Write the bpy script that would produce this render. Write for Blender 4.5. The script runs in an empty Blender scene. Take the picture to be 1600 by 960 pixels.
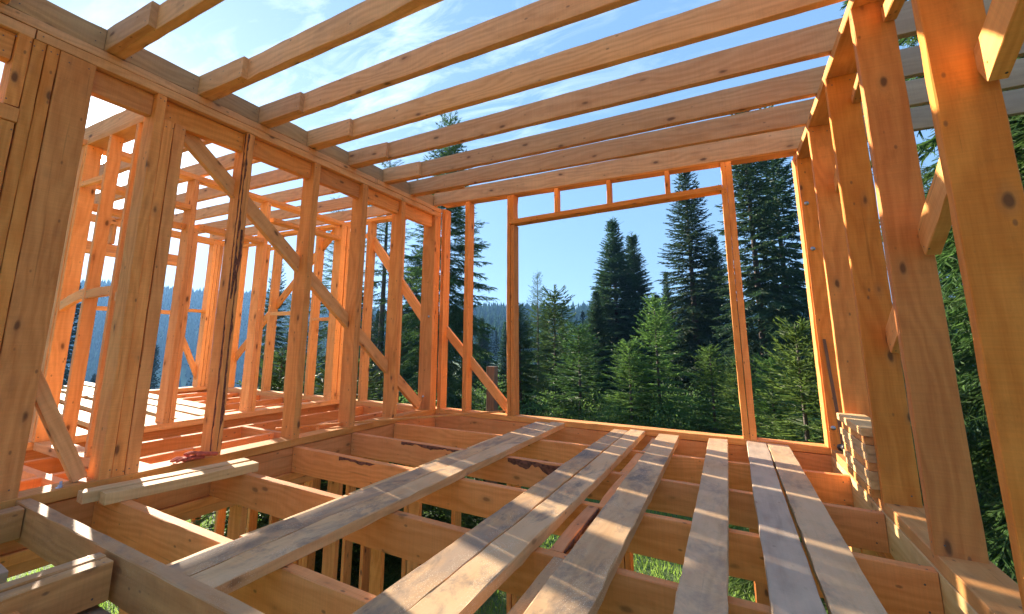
import bpy, math, random
import numpy as np
from mathutils import Vector, Matrix, Quaternion
R = math.radians
scene = bpy.context.scene
col = scene.collection
random.seed(7)
rng = np.random.default_rng(11)

# ------------------------------------------------------------------ camera
CAM = Vector((3.32209, -5.03620, 0.90318))
def cam_matrix(yaw, pitch, roll):
    cy, sy, cp, sp = math.cos(yaw), math.sin(yaw), math.cos(pitch), math.sin(pitch)
    f = Vector((-sy*cp, cy*cp, sp)); r = Vector((cy, sy, 0)); u = r.cross(f)
    cr, sr = math.cos(roll), math.sin(roll)
    r2 = cr*r + sr*u; u2 = -sr*r + cr*u
    m = Matrix((r2, u2, -f)).transposed().to_4x4(); m.translation = CAM
    return m
cd = bpy.data.cameras.new('camera'); cam = bpy.data.objects.new('camera', cd); col.objects.link(cam)
cam.matrix_world = cam_matrix(R(28.99158), R(10.50181), R(0.81431))
cd.sensor_width = 36; cd.lens = 709.797/1600*36
cd.shift_x = 57.768/1600; cd.shift_y = -77.482/1600
cd.clip_start = 0.05; cd.clip_end = 6000
scene.camera = cam

# ------------------------------------------------------------------ light
SUN = Vector((-0.89900, 0.32692, 0.29140)).normalized()
sd = bpy.data.lights.new('sun', 'SUN'); sd.energy = 5.0; sd.angle = R(0.5); sd.color = (1.0, 0.87, 0.70)
so = bpy.data.objects.new('sun', sd); col.objects.link(so); so.rotation_euler = SUN.to_track_quat('Z', 'Y').to_euler()
w = bpy.data.worlds.new('World'); scene.world = w; w.use_nodes = True
nt = w.node_tree; nt.nodes.clear()
out = nt.nodes.new('ShaderNodeOutputWorld'); bg = nt.nodes.new('ShaderNodeBackground')
sky = nt.nodes.new('ShaderNodeTexSky'); sky.sky_type = 'NISHITA'; sky.sun_disc = False
sky.sun_elevation = math.asin(SUN.z); sky.sun_rotation = math.atan2(SUN.x, SUN.y) % (2*math.pi)
sky.altitude = 700; sky.air_density = 1.15; sky.dust_density = 0.15; sky.ozone_density = 3.0
bg.inputs['Strength'].default_value = 0.085
# thin cirrus drifting across the sky, laid out by direction on a high plane
geo = nt.nodes.new('ShaderNodeNewGeometry'); tc = nt.nodes.new('ShaderNodeTexCoord')
sep = nt.nodes.new('ShaderNodeSeparateXYZ'); nt.links.new(tc.outputs['Generated'], sep.inputs[0])
zz = nt.nodes.new('ShaderNodeMath'); zz.operation = 'MAXIMUM'; zz.inputs[1].default_value = 0.06; nt.links.new(sep.outputs[2], zz.inputs[0])
dv = nt.nodes.new('ShaderNodeVectorMath'); dv.operation = 'DIVIDE'; nt.links.new(tc.outputs['Generated'], dv.inputs[0])
cmb = nt.nodes.new('ShaderNodeCombineXYZ')
for i in range(3): nt.links.new(zz.outputs[0], cmb.inputs[i])
nt.links.new(cmb.outputs[0], dv.inputs[1])
mp = nt.nodes.new('ShaderNodeMapping'); mp.inputs['Scale'].default_value = (1.5, 3.2, 1); mp.inputs['Rotation'].default_value = (0, 0, R(35)); nt.links.new(dv.outputs[0], mp.inputs[0])
n1 = nt.nodes.new('ShaderNodeTexNoise'); n1.inputs['Scale'].default_value = 1.9; n1.inputs['Detail'].default_value = 9; n1.inputs['Roughness'].default_value = 0.62; n1.inputs['Distortion'].default_value = 0.7
nt.links.new(mp.outputs[0], n1.inputs['Vector'])
n2 = nt.nodes.new('ShaderNodeTexNoise'); n2.inputs['Scale'].default_value = 0.55; n2.inputs['Detail'].default_value = 2
nt.links.new(dv.outputs[0], n2.inputs['Vector'])
r1 = nt.nodes.new('ShaderNodeMapRange'); r1.inputs[1].default_value = 0.46; r1.inputs[2].default_value = 0.78; nt.links.new(n1.outputs[0], r1.inputs[0])
r2 = nt.nodes.new('ShaderNodeMapRange'); r2.inputs[1].default_value = 1.35; r2.inputs[2].default_value = 0.25
vd = nt.nodes.new('ShaderNodeVectorMath'); vd.operation = 'DISTANCE'; vd.inputs[1].default_value = (-1.05, 1.25, 1.0); nt.links.new(dv.outputs[0], vd.inputs[0])
nt.links.new(vd.outputs['Value'], r2.inputs[0])
mm = nt.nodes.new('ShaderNodeMath'); mm.operation = 'MULTIPLY'; nt.links.new(r1.outputs[0], mm.inputs[0]); nt.links.new(r2.outputs[0], mm.inputs[1])
m3 = nt.nodes.new('ShaderNodeMath'); m3.operation = 'MULTIPLY'; m3.inputs[1].default_value = 0.42; nt.links.new(mm.outputs[0], m3.inputs[0])
mix = nt.nodes.new('ShaderNodeMixRGB'); mix.inputs[2].default_value = (7.5, 8.2, 9.0, 1)
nt.links.new(m3.outputs[0], mix.inputs[0]); shs = nt.nodes.new('ShaderNodeHueSaturation'); shs.inputs['Saturation'].default_value = 2.1; shs.inputs['Value'].default_value = 2.75; sgm = nt.nodes.new('ShaderNodeGamma'); sgm.inputs[1].default_value = .18; nt.links.new(sky.outputs[0], sgm.inputs[0]); nt.links.new(sgm.outputs[0], shs.inputs['Color']); shm = nt.nodes.new('ShaderNodeMixRGB'); shm.blend_type = 'MULTIPLY'; shm.inputs[0].default_value = 1; shm.inputs[2].default_value = (.56, .77, 1.05, 1); nt.links.new(shs.outputs[0], shm.inputs[1]); nt.links.new(shm.outputs[0], mix.inputs[1])
dt = nt.nodes.new('ShaderNodeVectorMath'); dt.operation = 'DOT_PRODUCT'; dt.inputs[1].default_value = SUN; nt.links.new(tc.outputs['Generated'], dt.inputs[0])
def wm(op, a, b):
    x = nt.nodes.new('ShaderNodeMath'); x.operation = op
    for i_, v in ((0, a), (1, b)):
        if isinstance(v, (int, float)): x.inputs[i_].default_value = v
        else: nt.links.new(v, x.inputs[i_])
    return x.outputs[0]
dp = wm('MAXIMUM', dt.outputs['Value'], 0.)
glow = wm('ADD', wm('MULTIPLY', wm('POWER', dp, 160.), 14.), wm('MULTIPLY', wm('GREATER_THAN', dp, .99965), 500.))
glow = wm('ADD', glow, wm('MULTIPLY', wm('POWER', dp, 8.), 1.3))
gc = nt.nodes.new('ShaderNodeMixRGB'); gc.blend_type = 'ADD'; gc.inputs[0].default_value = 1
gv = nt.nodes.new('ShaderNodeCombineXYZ')
for i_, f_ in enumerate((1., .97, .92)): nt.links.new(wm('MULTIPLY', glow, f_), gv.inputs[i_])
nt.links.new(mix.outputs[0], gc.inputs[1]); nt.links.new(gv.outputs[0], gc.inputs[2])
nt.links.new(gc.outputs[0], bg.inputs[0]); nt.links.new(bg.outputs[0], out.inputs[0])
scene.view_settings.view_transform = 'Standard'; scene.view_settings.look = 'None'
scene.view_settings.gamma = 1; scene.view_settings.exposure = 1.78; scene.view_settings.use_curve_mapping = False
scene.cycles.max_bounces = 8; scene.cycles.diffuse_bounces = 6; scene.cycles.transparent_max_bounces = 8

# ------------------------------------------------------------------ materials
class NT:
    def __init__(s, name):
        s.m = bpy.data.materials.new(name); s.m.use_nodes = True; s.t = s.m.node_tree; s.t.nodes.clear()
        s.o = s.n('ShaderNodeOutputMaterial')
    def n(s, k, **kw):
        x = s.t.nodes.new(k)
        for a, b in kw.items():
            if a.startswith('i_'):
                key = a[2:]; x.inputs[int(key) if key.isdigit() else key.replace('_', ' ')].default_value = b
            else: setattr(x, a, b)
        return x
    def l(s, a, b): s.t.links.new(a, b)
    def ramp(s, fac, pts):
        x = s.n('ShaderNodeValToRGB'); e = x.color_ramp.elements
        while len(e) < len(pts): e.new(0.5)
        for q, (p, c) in zip(e, pts): q.position = p; q.color = (*c, 1) if len(c) == 3 else c
        s.l(fac, x.inputs[0]); return x
    def mix(s, fac, a, b, mode='MIX'):
        x = s.n('ShaderNodeMixRGB', blend_type=mode)
        for i, v in ((0, fac), (1, a), (2, b)):
            if isinstance(v, (int, float)): x.inputs[i].default_value = v
            elif isinstance(v, tuple): x.inputs[i].default_value = (*v, 1)
            else: s.l(v, x.inputs[i])
        return x.outputs[0]
    def rng(s, v, a, b, c=0., d=1.):
        x = s.n('ShaderNodeMapRange'); x.inputs[1].default_value = a; x.inputs[2].default_value = b; x.inputs[3].default_value = c; x.inputs[4].default_value = d
        s.l(v, x.inputs[0]); return x.outputs[0]
    def math(s, op, a, b=None):
        x = s.n('ShaderNodeMath', operation=op)
        for i, v in ((0, a), (1, b)):
            if v is None: continue
            if isinstance(v, (int, float)): x.inputs[i].default_value = v
            else: s.l(v, x.inputs[i])
        return x.outputs[0]

def wood(name, light, dark, grey=0.0, greycol=(.30, .25, .20), stain=0.0, stained=(.10, .10, .11), knots=1.0, dust=0.0, bump=0.25, toponly=False):
    """rough sawn spruce: grain runs along the piece's own local X"""
    s = NT(name)
    tc = s.n('ShaderNodeTexCoord'); oi = s.n('ShaderNodeObjectInfo')
    off = s.n('ShaderNodeVectorMath', operation='SCALE'); off.inputs[0].default_value = (37.1, 11.3, 23.7); s.l(oi.outputs['Random'], off.inputs['Scale'])
    co = s.n('ShaderNodeVectorMath', operation='ADD'); s.l(tc.outputs['Object'], co.inputs[0]); s.l(off.outputs[0], co.inputs[1])
    def mapd(sc):
        m = s.n('ShaderNodeMapping'); m.inputs['Scale'].default_value = sc; s.l(co.outputs[0], m.inputs[0]); return m.outputs[0]
    # growth rings: cylinders about an axis outside the piece, seen as long stripes and cathedral arches
    warp = s.n('ShaderNodeTexNoise', i_Scale=1.0, i_Detail=3.0); s.l(mapd((.9, 4, 4)), warp.inputs['Vector'])
    wv = s.n('ShaderNodeTexWave', wave_type='RINGS', rings_direction='X', i_Scale=1.0, i_Distortion=0.0)
    add = s.n('ShaderNodeVectorMath', operation='MULTIPLY_ADD'); s.l(warp.outputs[1], add.inputs[0]); add.inputs[1].default_value = (0, 2.6, 2.6); s.l(mapd((.25, 7, 7)), add.inputs[2])
    s.l(add.outputs[0], wv.inputs['Vector'])
    fine = s.n('ShaderNodeTexNoise', i_Scale=1.0, i_Detail=8.0, i_Roughness=.75); s.l(mapd((4, 95, 95)), fine.inputs['Vector'])
    blot = s.n('ShaderNodeTexNoise', i_Scale=1.0, i_Detail=4.0, i_Roughness=.6); s.l(mapd((1.6, 6, 6)), blot.inputs['Vector'])
    g = s.math('ADD', s.math('MULTIPLY', wv.outputs[1], .16), s.math('MULTIPLY', fine.outputs[0], .48))
    g = s.math('ADD', g, s.math('MULTIPLY', blot.outputs[0], .56))
    base = s.ramp(g, [(.40, dark), (.60, tuple((a+b)/2 for a, b in zip(light, dark))), (.80, light)]).outputs[0]
    # saw marks across the piece
    saw = s.n('ShaderNodeTexNoise', i_Scale=1.0, i_Detail=2.0); s.l(mapd((150, 3, 3)), saw.inputs['Vector'])
    base = s.mix(.09, base, s.ramp(saw.outputs[0], [(.35, (.25, .25, .25)), (.65, (1, 1, 1))]).outputs[0], 'MULTIPLY')
    # drying checks: thin broken dark lines along the grain, and hand dirt
    ck = s.n('ShaderNodeTexNoise', i_Scale=1.0, i_Detail=3.0, i_Roughness=.55); s.l(mapd((1.1, 42, 42)), ck.inputs['Vector'])
    base = s.mix(s.math('MULTIPLY', s.rng(ck.outputs[0], .68, .73), .32), base, tuple(c*.38 for c in dark))
    dr_ = s.n('ShaderNodeTexNoise', i_Scale=1.0, i_Detail=7.0, i_Roughness=.7); s.l(mapd((5, 11, 11)), dr_.inputs['Vector'])
    base = s.mix(s.math('MULTIPLY', s.rng(dr_.outputs[0], .56, .74), .38), base, tuple(c*.55 for c in dark))
    # per piece tint
    hsv = s.n('ShaderNodeHueSaturation'); s.l(base, hsv.inputs['Color'])
    s.l(s.rng(oi.outputs['Random'], 0, 1, .80, 1.12), hsv.inputs['Value'])
    rr = s.math('FRACT', s.math('MULTIPLY', oi.outputs['Random'], 7.77)); s.l(s.rng(rr, 0, 1, .97, 1.03), hsv.inputs['Saturation'])
    rh = s.math('FRACT', s.math('MULTIPLY', oi.outputs['Random'], 3.31)); s.l(s.rng(rh, 0, 1, .4990, .5015), hsv.inputs['Hue'])
    base = hsv.outputs[0]
    hts = s.math('MULTIPLY', fine.outputs[0], .5)
    if knots:
        v = s.n('ShaderNodeTexVoronoi', i_Scale=1.0); wn = s.n('ShaderNodeTexNoise', i_Scale=1.0, i_Detail=1.0); s.l(mapd((14, 20, 20)), wn.inputs['Vector'])
        ma = s.n('ShaderNodeVectorMath', operation='MULTIPLY_ADD'); s.l(wn.outputs[1], ma.inputs[0]); ma.inputs[1].default_value = (.10, .10, .10); s.l(mapd((3.6, 8, 8)), ma.inputs[2]); s.l(ma.outputs[0], v.inputs['Vector'])
        halo = s.rng(v.outputs['Distance'], .10, .26, 1, 0); core = s.rng(v.outputs['Distance'], .07, .13, 1, 0)
        base = s.mix(s.math('MULTIPLY', halo, .40*knots), base, (.36, .15, .055))
        base = s.mix(s.math('MULTIPLY', core, .80*knots), base, (.10, .042, .018))
        v2 = s.n('ShaderNodeTexVoronoi', i_Scale=1.0); s.l(mapd((7, 13, 13)), v2.inputs['Vector'])
        base = s.mix(s.math('MULTIPLY', s.rng(v2.outputs['Distance'], .05, .10, 1, 0), .6), base, (.12, .055, .03))
    top = None
    if toponly:
        sx = s.n('ShaderNodeSeparateXYZ'); s.l(tc.outputs['Normal'], sx.inputs[0]); top = s.rng(s.math('ABSOLUTE', sx.outputs[2]), .5, .9)
    def tm(x): return s.math('MULTIPLY', x, top) if top is not None else x
    if grey:
        gn = s.n('ShaderNodeTexNoise', i_Scale=1.0, i_Detail=5.0, i_Roughness=.6); s.l(mapd((1.9, 5, 5)), gn.inputs['Vector'])
        base = s.mix(tm(s.math('MULTIPLY', s.rng(gn.outputs[0], .32, .62), grey)), base, greycol)
    if stain:
        sn = s.n('ShaderNodeTexNoise', i_Scale=1.0, i_Detail=6.0, i_Roughness=.72, i_Distortion=.4); s.l(mapd((2.6, 5, 5)), sn.inputs['Vector'])
        base = s.mix(tm(s.math('MULTIPLY', s.rng(sn.outputs[0], .50, .66), stain)), base, stained)
    if dust:
        dn = s.n('ShaderNodeTexVoronoi', i_Scale=1.0); s.l(mapd((150, 170, 170)), dn.inputs['Vector'])
        dm = s.n('ShaderNodeTexNoise', i_Scale=1.0, i_Detail=3.0); s.l(mapd((3, 7, 7)), dm.inputs['Vector'])
        base = s.mix(s.math('MULTIPLY', s.math('MULTIPLY', s.rng(dn.outputs['Distance'], .10, .30, 1, 0), s.rng(dm.outputs[0], .48, .62)), dust), base, (.90, .80, .60))
    bs = s.n('ShaderNodeBsdfPrincipled', i_Roughness=.72); bs.inputs['Specular IOR Level'].default_value = .3
    s.l(base, bs.inputs['Base Color'])
    bp = s.n('ShaderNodeBump', i_Strength=bump, i_Distance=.004)
    s.l(s.math('ADD', hts, s.math('MULTIPLY', saw.outputs[0], .5)), bp.inputs['Height']); s.l(bp.outputs[0], bs.inputs['Normal'])
    s.l(bs.outputs[0], s.o.inputs[0]); return s.m

L_, D_ = (.90, .42, .125), (.68, .26, .060)
M = {}
M['wood'] = wood('fresh_spruce', L_, D_)
M['stud'] = wood('stud_spruce', (.90, .405, .115), (.66, .24, .055))
M['stud_warm'] = wood('right_stud_spruce', (.92, .345, .068), (.68, .205, .032))
M['joist'] = wood('floor_joist_spruce', (.93, .395, .145), (.74, .265, .078), knots=.7)
M['roof'] = wood('roof_spruce', (.85, .46, .20), (.62, .29, .105), grey=.12, greycol=(.50, .33, .20), stain=.12, stained=(.20, .14, .10), knots=1.0)
M['pale'] = wood('pale_spruce', (.86, .57, .27), (.68, .39, .15), knots=.6)
M['board_grey'] = wood('weathered_board', (.74, .42, .17), (.52, .27, .10), grey=.85, greycol=(.30, .215, .145), stain=.75, stained=(.10, .085, .072), dust=.95, knots=.5, bump=.4, toponly=True)
M['board_mid'] = wood('dusty_board', (.76, .45, .19), (.56, .30, .11), grey=.8, greycol=(.64, .42, .22), stain=.75, stained=(.12, .10, .085), dust=.95, knots=.6, bump=.4, toponly=True)
M['board_tan'] = wood('tan_board', (.74, .48, .25), (.56, .33, .15), grey=.75, greycol=(.66, .45, .26), stain=.5, stained=(.15, .13, .12), dust=.25, knots=.6, bump=.4, toponly=True)
M['board_silver'] = wood('silver_board', (.58, .43, .30), (.38, .27, .18), grey=.75, greycol=(.64, .49, .33), stain=.15, stained=(.26, .22, .18), knots=.6, bump=.5)
M['block'] = wood('blocking_weathered', (.64, .36, .14), (.42, .21, .075), grey=.45, greycol=(.40, .28, .165), knots=.5)
M['over'] = wood('overhang_weathered', (.50, .38, .25), (.36, .27, .18), grey=.5, greycol=(.34, .28, .22), knots=.5)
M['beam'] = wood('trodden_beam', (.74, .36, .11), (.50, .21, .055), grey=.7, greycol=(.50, .325, .18), stain=.45, stained=(.10, .085, .08), dust=.3, knots=.6, toponly=True)
M['far_stud'] = wood('left_room_spruce', (.92, .50, .19), (.72, .335, .105))
M['old'] = wood('old_post', (.26, .16, .10), (.14, .08, .05), knots=.3)

def simple(name, colr, rough=.6, metal=0., noise=0.):
    s = NT(name); b = s.n('ShaderNodeBsdfPrincipled', i_Roughness=rough, i_Metallic=metal)
    if noise:
        t = s.n('ShaderNodeTexCoord'); n = s.n('ShaderNodeTexNoise', i_Scale=40., i_Detail=5.); s.l(t.outputs['Object'], n.inputs['Vector'])
        s.l(s.mix(s.rng(n.outputs[0], .35, .65), tuple(c*(1-noise) for c in colr), tuple(min(1, c*(1+noise)) for c in colr)), b.inputs['Base Color'])
    else: b.inputs['Base Color'].default_value = (*colr, 1)
    s.l(b.outputs[0], s.o.inputs[0]); return s.m
M['steel'] = simple('galvanised_steel', (.55, .56, .58), .35, 1., .2)
M['iron'] = simple('dark_iron', (.05, .045, .045), .5, .6, .4)
M['handle'] = simple('dark_handle', (.10, .07, .06), .5, 0., .4)
M['nail'] = simple('nail_head', (.12, .10, .09), .5, .5)
M['glove'] = simple('red_orange_knit', (.50, .10, .05), .9, 0., .25)
M['bark'] = simple('bark', (.15, .055, .032), .9, 0., .5)
M['trunk'] = simple('spruce_bark', (.11, .085, .07), .9, 0., .4)

def foliage(name, a, b, trans=.35, scale=1.2, rough=.55, spec=.3):
    s = NT(name); t = s.n('ShaderNodeTexCoord')
    n = s.n('ShaderNodeTexNoise', i_Scale=scale, i_Detail=5.); s.l(t.outputs['Object'], n.inputs['Vector'])
    gi = s.n('ShaderNodeNewGeometry'); oi = s.n('ShaderNodeObjectInfo')
    f = s.math('ADD', s.math('MULTIPLY', s.rng(n.outputs[0], .3, .7), .55), s.math('MULTIPLY', gi.outputs['Random Per Island'], .45))
    c = s.mix(f, a, b)
    h = s.n('ShaderNodeHueSaturation'); s.l(c, h.inputs['Color']); s.l(s.rng(oi.outputs['Random'], 0, 1, .8, 1.2), h.inputs['Value']); s.l(s.rng(oi.outputs['Random'], 0, 1, .485, .51), h.inputs['Hue'])
    d = s.n('ShaderNodeBsdfPrincipled', i_Roughness=rough); s.l(h.outputs[0], d.inputs['Base Color']); d.inputs['Specular IOR Level'].default_value = spec
    tr = s.n('ShaderNodeBsdfTranslucent')
    hh = s.n('ShaderNodeHueSaturation'); s.l(h.outputs[0], hh.inputs['Color']); hh.inputs['Value'].default_value = 1.6; s.l(hh.outputs[0], tr.inputs[0])
    m = s.n('ShaderNodeMixShader'); m.inputs[0].default_value = trans; s.l(d.outputs[0], m.inputs[1]); s.l(tr.outputs[0], m.inputs[2])
    s.l(m.outputs[0], s.o.inputs[0]); return s.m
M['needle'] = foliage('spruce_needles', (.019, .050, .019), (.092, .165, .037), .42)
M['needle_young'] = foliage('young_spruce_needles', (.042, .095, .026), (.15, .24, .048), .45)
M['needle_blue'] = foliage('dark_spruce_needles', (.024, .058, .030), (.070, .130, .048), .30)
M['leaf'] = foliage('bush_leaves', (.035, .08, .02), (.12, .20, .045), .45, 2.)
M['grass'] = foliage('grass_blades', (.10, .20, .025), (.26, .36, .07), .5, 3.)
M['far'] = foliage('far_forest', (.012, .032, .018), (.035, .070, .030), .0, .02, 1., .0)

def ground_mat():
    s = NT('ground_grass'); t = s.n('ShaderNodeTexCoord')
    n = s.n('ShaderNodeTexNoise', i_Scale=.7, i_Detail=8., i_Roughness=.7); s.l(t.outputs['Object'], n.inputs['Vector'])
    n2 = s.n('ShaderNodeTexNoise', i_Scale=.02, i_Detail=5.); s.l(t.outputs['Object'], n2.inputs['Vector'])
    n3 = s.n('ShaderNodeTexNoise', i_Scale=25., i_Detail=4.); s.l(t.outputs['Object'], n3.inputs['Vector'])
    c = s.mix(s.rng(n.outputs[0], .35, .65), (.045, .085, .018), (.12, .18, .04))
    c = s.mix(s.math('MULTIPLY', s.rng(n3.outputs[0], .4, .65), .4), c, (.10, .09, .045))
    c = s.mix(s.rng(n2.outputs[0], .45, .60), c, (.13, .19, .06))
    b = s.n('ShaderNodeBsdfPrincipled', i_Roughness=.9); s.l(c, b.inputs['Base Color'])
    bp = s.n('ShaderNodeBump', i_Strength=.6, i_Distance=.05); s.l(n3.outputs[0], bp.inputs['Height']); s.l(bp.outputs[0], b.inputs['Normal'])
    s.l(b.outputs[0], s.o.inputs[0]); return s.m
M['ground'] = ground_mat()

# ------------------------------------------------------------------ helpers
def npmesh(name, V, F, mat, k=4, smooth=False):
    """V (n,3) float, F (m,k) int arrays -> mesh"""
    me = bpy.data.meshes.new(name); V = np.asarray(V, np.float32); F = np.asarray(F, np.int32)
    me.vertices.add(len(V)); me.vertices.foreach_set('co', V.ravel())
    me.loops.add(F.size); me.loops.foreach_set('vertex_index', F.ravel())
    me.polygons.add(len(F)); me.polygons.foreach_set('loop_start', np.arange(0, F.size, k, dtype=np.int32))
    me.polygons.foreach_set('loop_total', np.full(len(F), k, np.int32))
    if smooth: me.polygons.foreach_set('use_smooth', np.ones(len(F), bool))
    me.materials.append(mat); me.update(calc_edges=True); return me
def link(name, me, parent=None, loc=(0, 0, 0), label=None):
    o = bpy.data.objects.new(name, me); col.objects.link(o)
    if parent is not None:
        o.parent = parent; o.location = Vector(loc) - wpos(parent)
    else: o.location = loc
    if label: o['label'] = label
    return o
WP = {}
def wpos(o): return WP[o.name]
def tag(o, label, cat, group=None, kind=None):
    if label: o['label'] = label
    if cat: o['category'] = cat
    if group: o['group'] = group
    if kind: o['kind'] = kind
    return o
def thing(name, label, cat, loc, group=None):
    o = bpy.data.objects.new(name, None); col.objects.link(o); o.location = loc; o.empty_display_size = .2
    WP[o.name] = Vector(loc); return tag(o, label, cat, group)

def timber_mesh(name, L, b, t, mat, bow=.003, rough=.0016, wane=0., seed=None, taper=0.):
    """a sawn piece along local X, cross-section b (Y) x t (Z): slightly bowed, edges nicked and eased"""
    r = np.random.default_rng(seed if seed is not None else random.randrange(1 << 30))
    n = max(3, int(L/.11)); xs = np.linspace(-L/2, L/2, n+1)
    e = min(.0035, b*.15, t*.15)
    # octagonal section = box with eased edges
    sec = np.array([(-b/2+e, -t/2), (b/2-e, -t/2), (b/2, -t/2+e), (b/2, t/2-e), (b/2-e, t/2), (-b/2+e, t/2), (-b/2, t/2-e), (-b/2, -t/2+e)])
    u = xs/L*2
    by = bow*r.normal()*(1-u*u)+bow*.5*r.normal()*np.sin(u*2.6+r.uniform(0, 6)); bz = bow*r.normal()*(1-u*u)*.7
    V = np.zeros((n+1, 8, 3)); V[:, :, 0] = xs[:, None]
    V[:, :, 1] = sec[None, :, 0] + by[:, None]; V[:, :, 2] = sec[None, :, 1] + bz[:, None]
    V[:, 2:6, 2] += (taper*(u+1)/2)[:, None]*(sec[None, 2:6, 1] > 0)
    V[:, :, 1:] += r.normal(0, rough, (n+1, 8, 2))*.5
    if wane:
        wv = np.convolve(r.normal(0, 1, n+9), np.ones(5)/5, 'same')[:n+1]
        V[:, 0:2, 2] += np.abs(wv)[:, None]*wane; V[:, 7, 2] += np.abs(wv)*wane
    V = V.reshape(-1, 3); F = []
    for i in range(n):
        for j in range(8):
            a = i*8+j; c = i*8+(j+1) % 8; F.append((a, c, c+8, a+8))
    # nail heads driven near both ends
    nails = []
    if L > .35 and name not in ('plank', 'short_board', 'batten', 'lath', 'handle', 'post', 'board', 'offcut'):
        nv = []
        for e_ in (-1, 1):
            for ax_, sg in ((1, 1), (1, -1), (2, 1), (2, -1)):
                w_ = (b, t)[2-ax_]
                for q in (-.27, .25):
                    if r.random() < .25: continue
                    cx = e_*(L/2-r.uniform(.022, .055)); ct = w_*q+r.normal(0, .006); hN = ((b, t)[ax_-1])/2+.0022; rr_ = .0042
                    k0 = len(V)+len(nv); end_i = 0 if e_ < 0 else n
                    oy, oz = by[end_i], bz[end_i]; ring = []
                    for a_ in range(6):
                        ca, sa = rr_*math.cos(a_*1.0472), rr_*math.sin(a_*1.0472)
                        nv.append((cx+ca, sg*hN+oy, ct+sa+oz) if ax_ == 1 else (cx+ca, ct+sa+oy, sg*hN+oz)); ring.append(k0+a_)
                    nails.append(tuple(ring) if (sg > 0) == (ax_ == 2) else tuple(reversed(ring)))
        if nv: V = np.concatenate([V, np.array(nv)])
    me = bpy.data.meshes.new(name)
    faces = [tuple(f) for f in F] + [tuple(range(7, -1, -1)), tuple(range(n*8, n*8+8))]
    # orientation: flip so normals point outwards
    faces = [tuple(reversed(f)) for f in faces]
    nf = len(faces); me.from_pydata([tuple(v) for v in V], [], faces+nails); me.materials.append(mat)
    if nails:
        me.materials.append(M['nail'])
        for p_ in list(me.polygons)[nf:]: p_.material_index = 1
    me.update(); return me

def seg(parent, name, p0, p1, zdir, b, t, mat, label=None, **kw):
    """piece from p0 to p1 (centre line); t measured along zdir, b across"""
    p0, p1 = Vector(p0), Vector(p1); d = p1-p0; L = d.length; x = d/L; z = Vector(zdir); z = (z - x*z.dot(x)).normalized(); y = z.cross(x)
    me = timber_mesh(name, L, b, t, M[mat] if isinstance(mat, str) else mat, **kw)
    o = bpy.data.objects.new(name, me); col.objects.link(o)
    o.rotation_mode = 'QUATERNION'; o.rotation_quaternion = Matrix((x, y, z)).transposed().to_quaternion()
    c = (p0+p1)/2
    if parent is not None: o.parent = parent; o.location = c - wpos(parent)
    else: o.location = c
    WP[o.name] = c
    if label: o['label'] = label
    return o
def tb(parent, name, x, y, z, mat='wood', ax=None, label=None, **kw):
    """axis aligned piece given its extents; grain along the longest side"""
    lo = Vector((x[0], y[0], z[0])); hi = Vector((x[1], y[1], z[1])); s = hi-lo; c = (lo+hi)/2
    i = ax if ax is not None else max(range(3), key=lambda k: s[k])
    d = Vector((0, 0, 0)); d[i] = s[i]/2
    zi = {0: 2, 1: 2, 2: 1}[i]; bi = 3-i-zi; zd = Vector((0, 0, 0)); zd[zi] = 1
    return seg(parent, name, c-d, c+d, zd, s[bi]-.0012, s[zi]-.0012, mat, label, **kw)
def joined(name, meshes_mats, mat=None):
    """join (mesh, matrix) pairs into one mesh"""
    import bmesh
    bm = bmesh.new()
    for me, mw in meshes_mats:
        n0 = len(bm.verts); bm.from_mesh(me); bm.verts.ensure_lookup_table()
        for v in bm.verts[n0:]: v.co = mw @ v.co
    out = bpy.data.meshes.new(name); bm.to_mesh(out); bm.free()
    if mat: out.materials.append(mat)
    return out
def lathe(name, prof, mat, n=16, axis='Z'):
    V = []; F = []
    for r, h in prof:
        for k in range(n):
            a = 2*math.pi*k/n; V.append((r*math.cos(a), r*math.sin(a), h))
    for i in range(len(prof)-1):
        for k in range(n): F.append((i*n+k, i*n+(k+1) % n, (i+1)*n+(k+1) % n, (i+1)*n+k))
    me = bpy.data.meshes.new(name); me.from_pydata(V, [], F+[tuple(range(n-1, -1, -1)), tuple(range((len(prof)-1)*n, len(prof)*n))])
    me.materials.append(mat); me.update(); 
    for p in me.polygons: p.use_smooth = len(p.vertices) == 4
    return me
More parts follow.
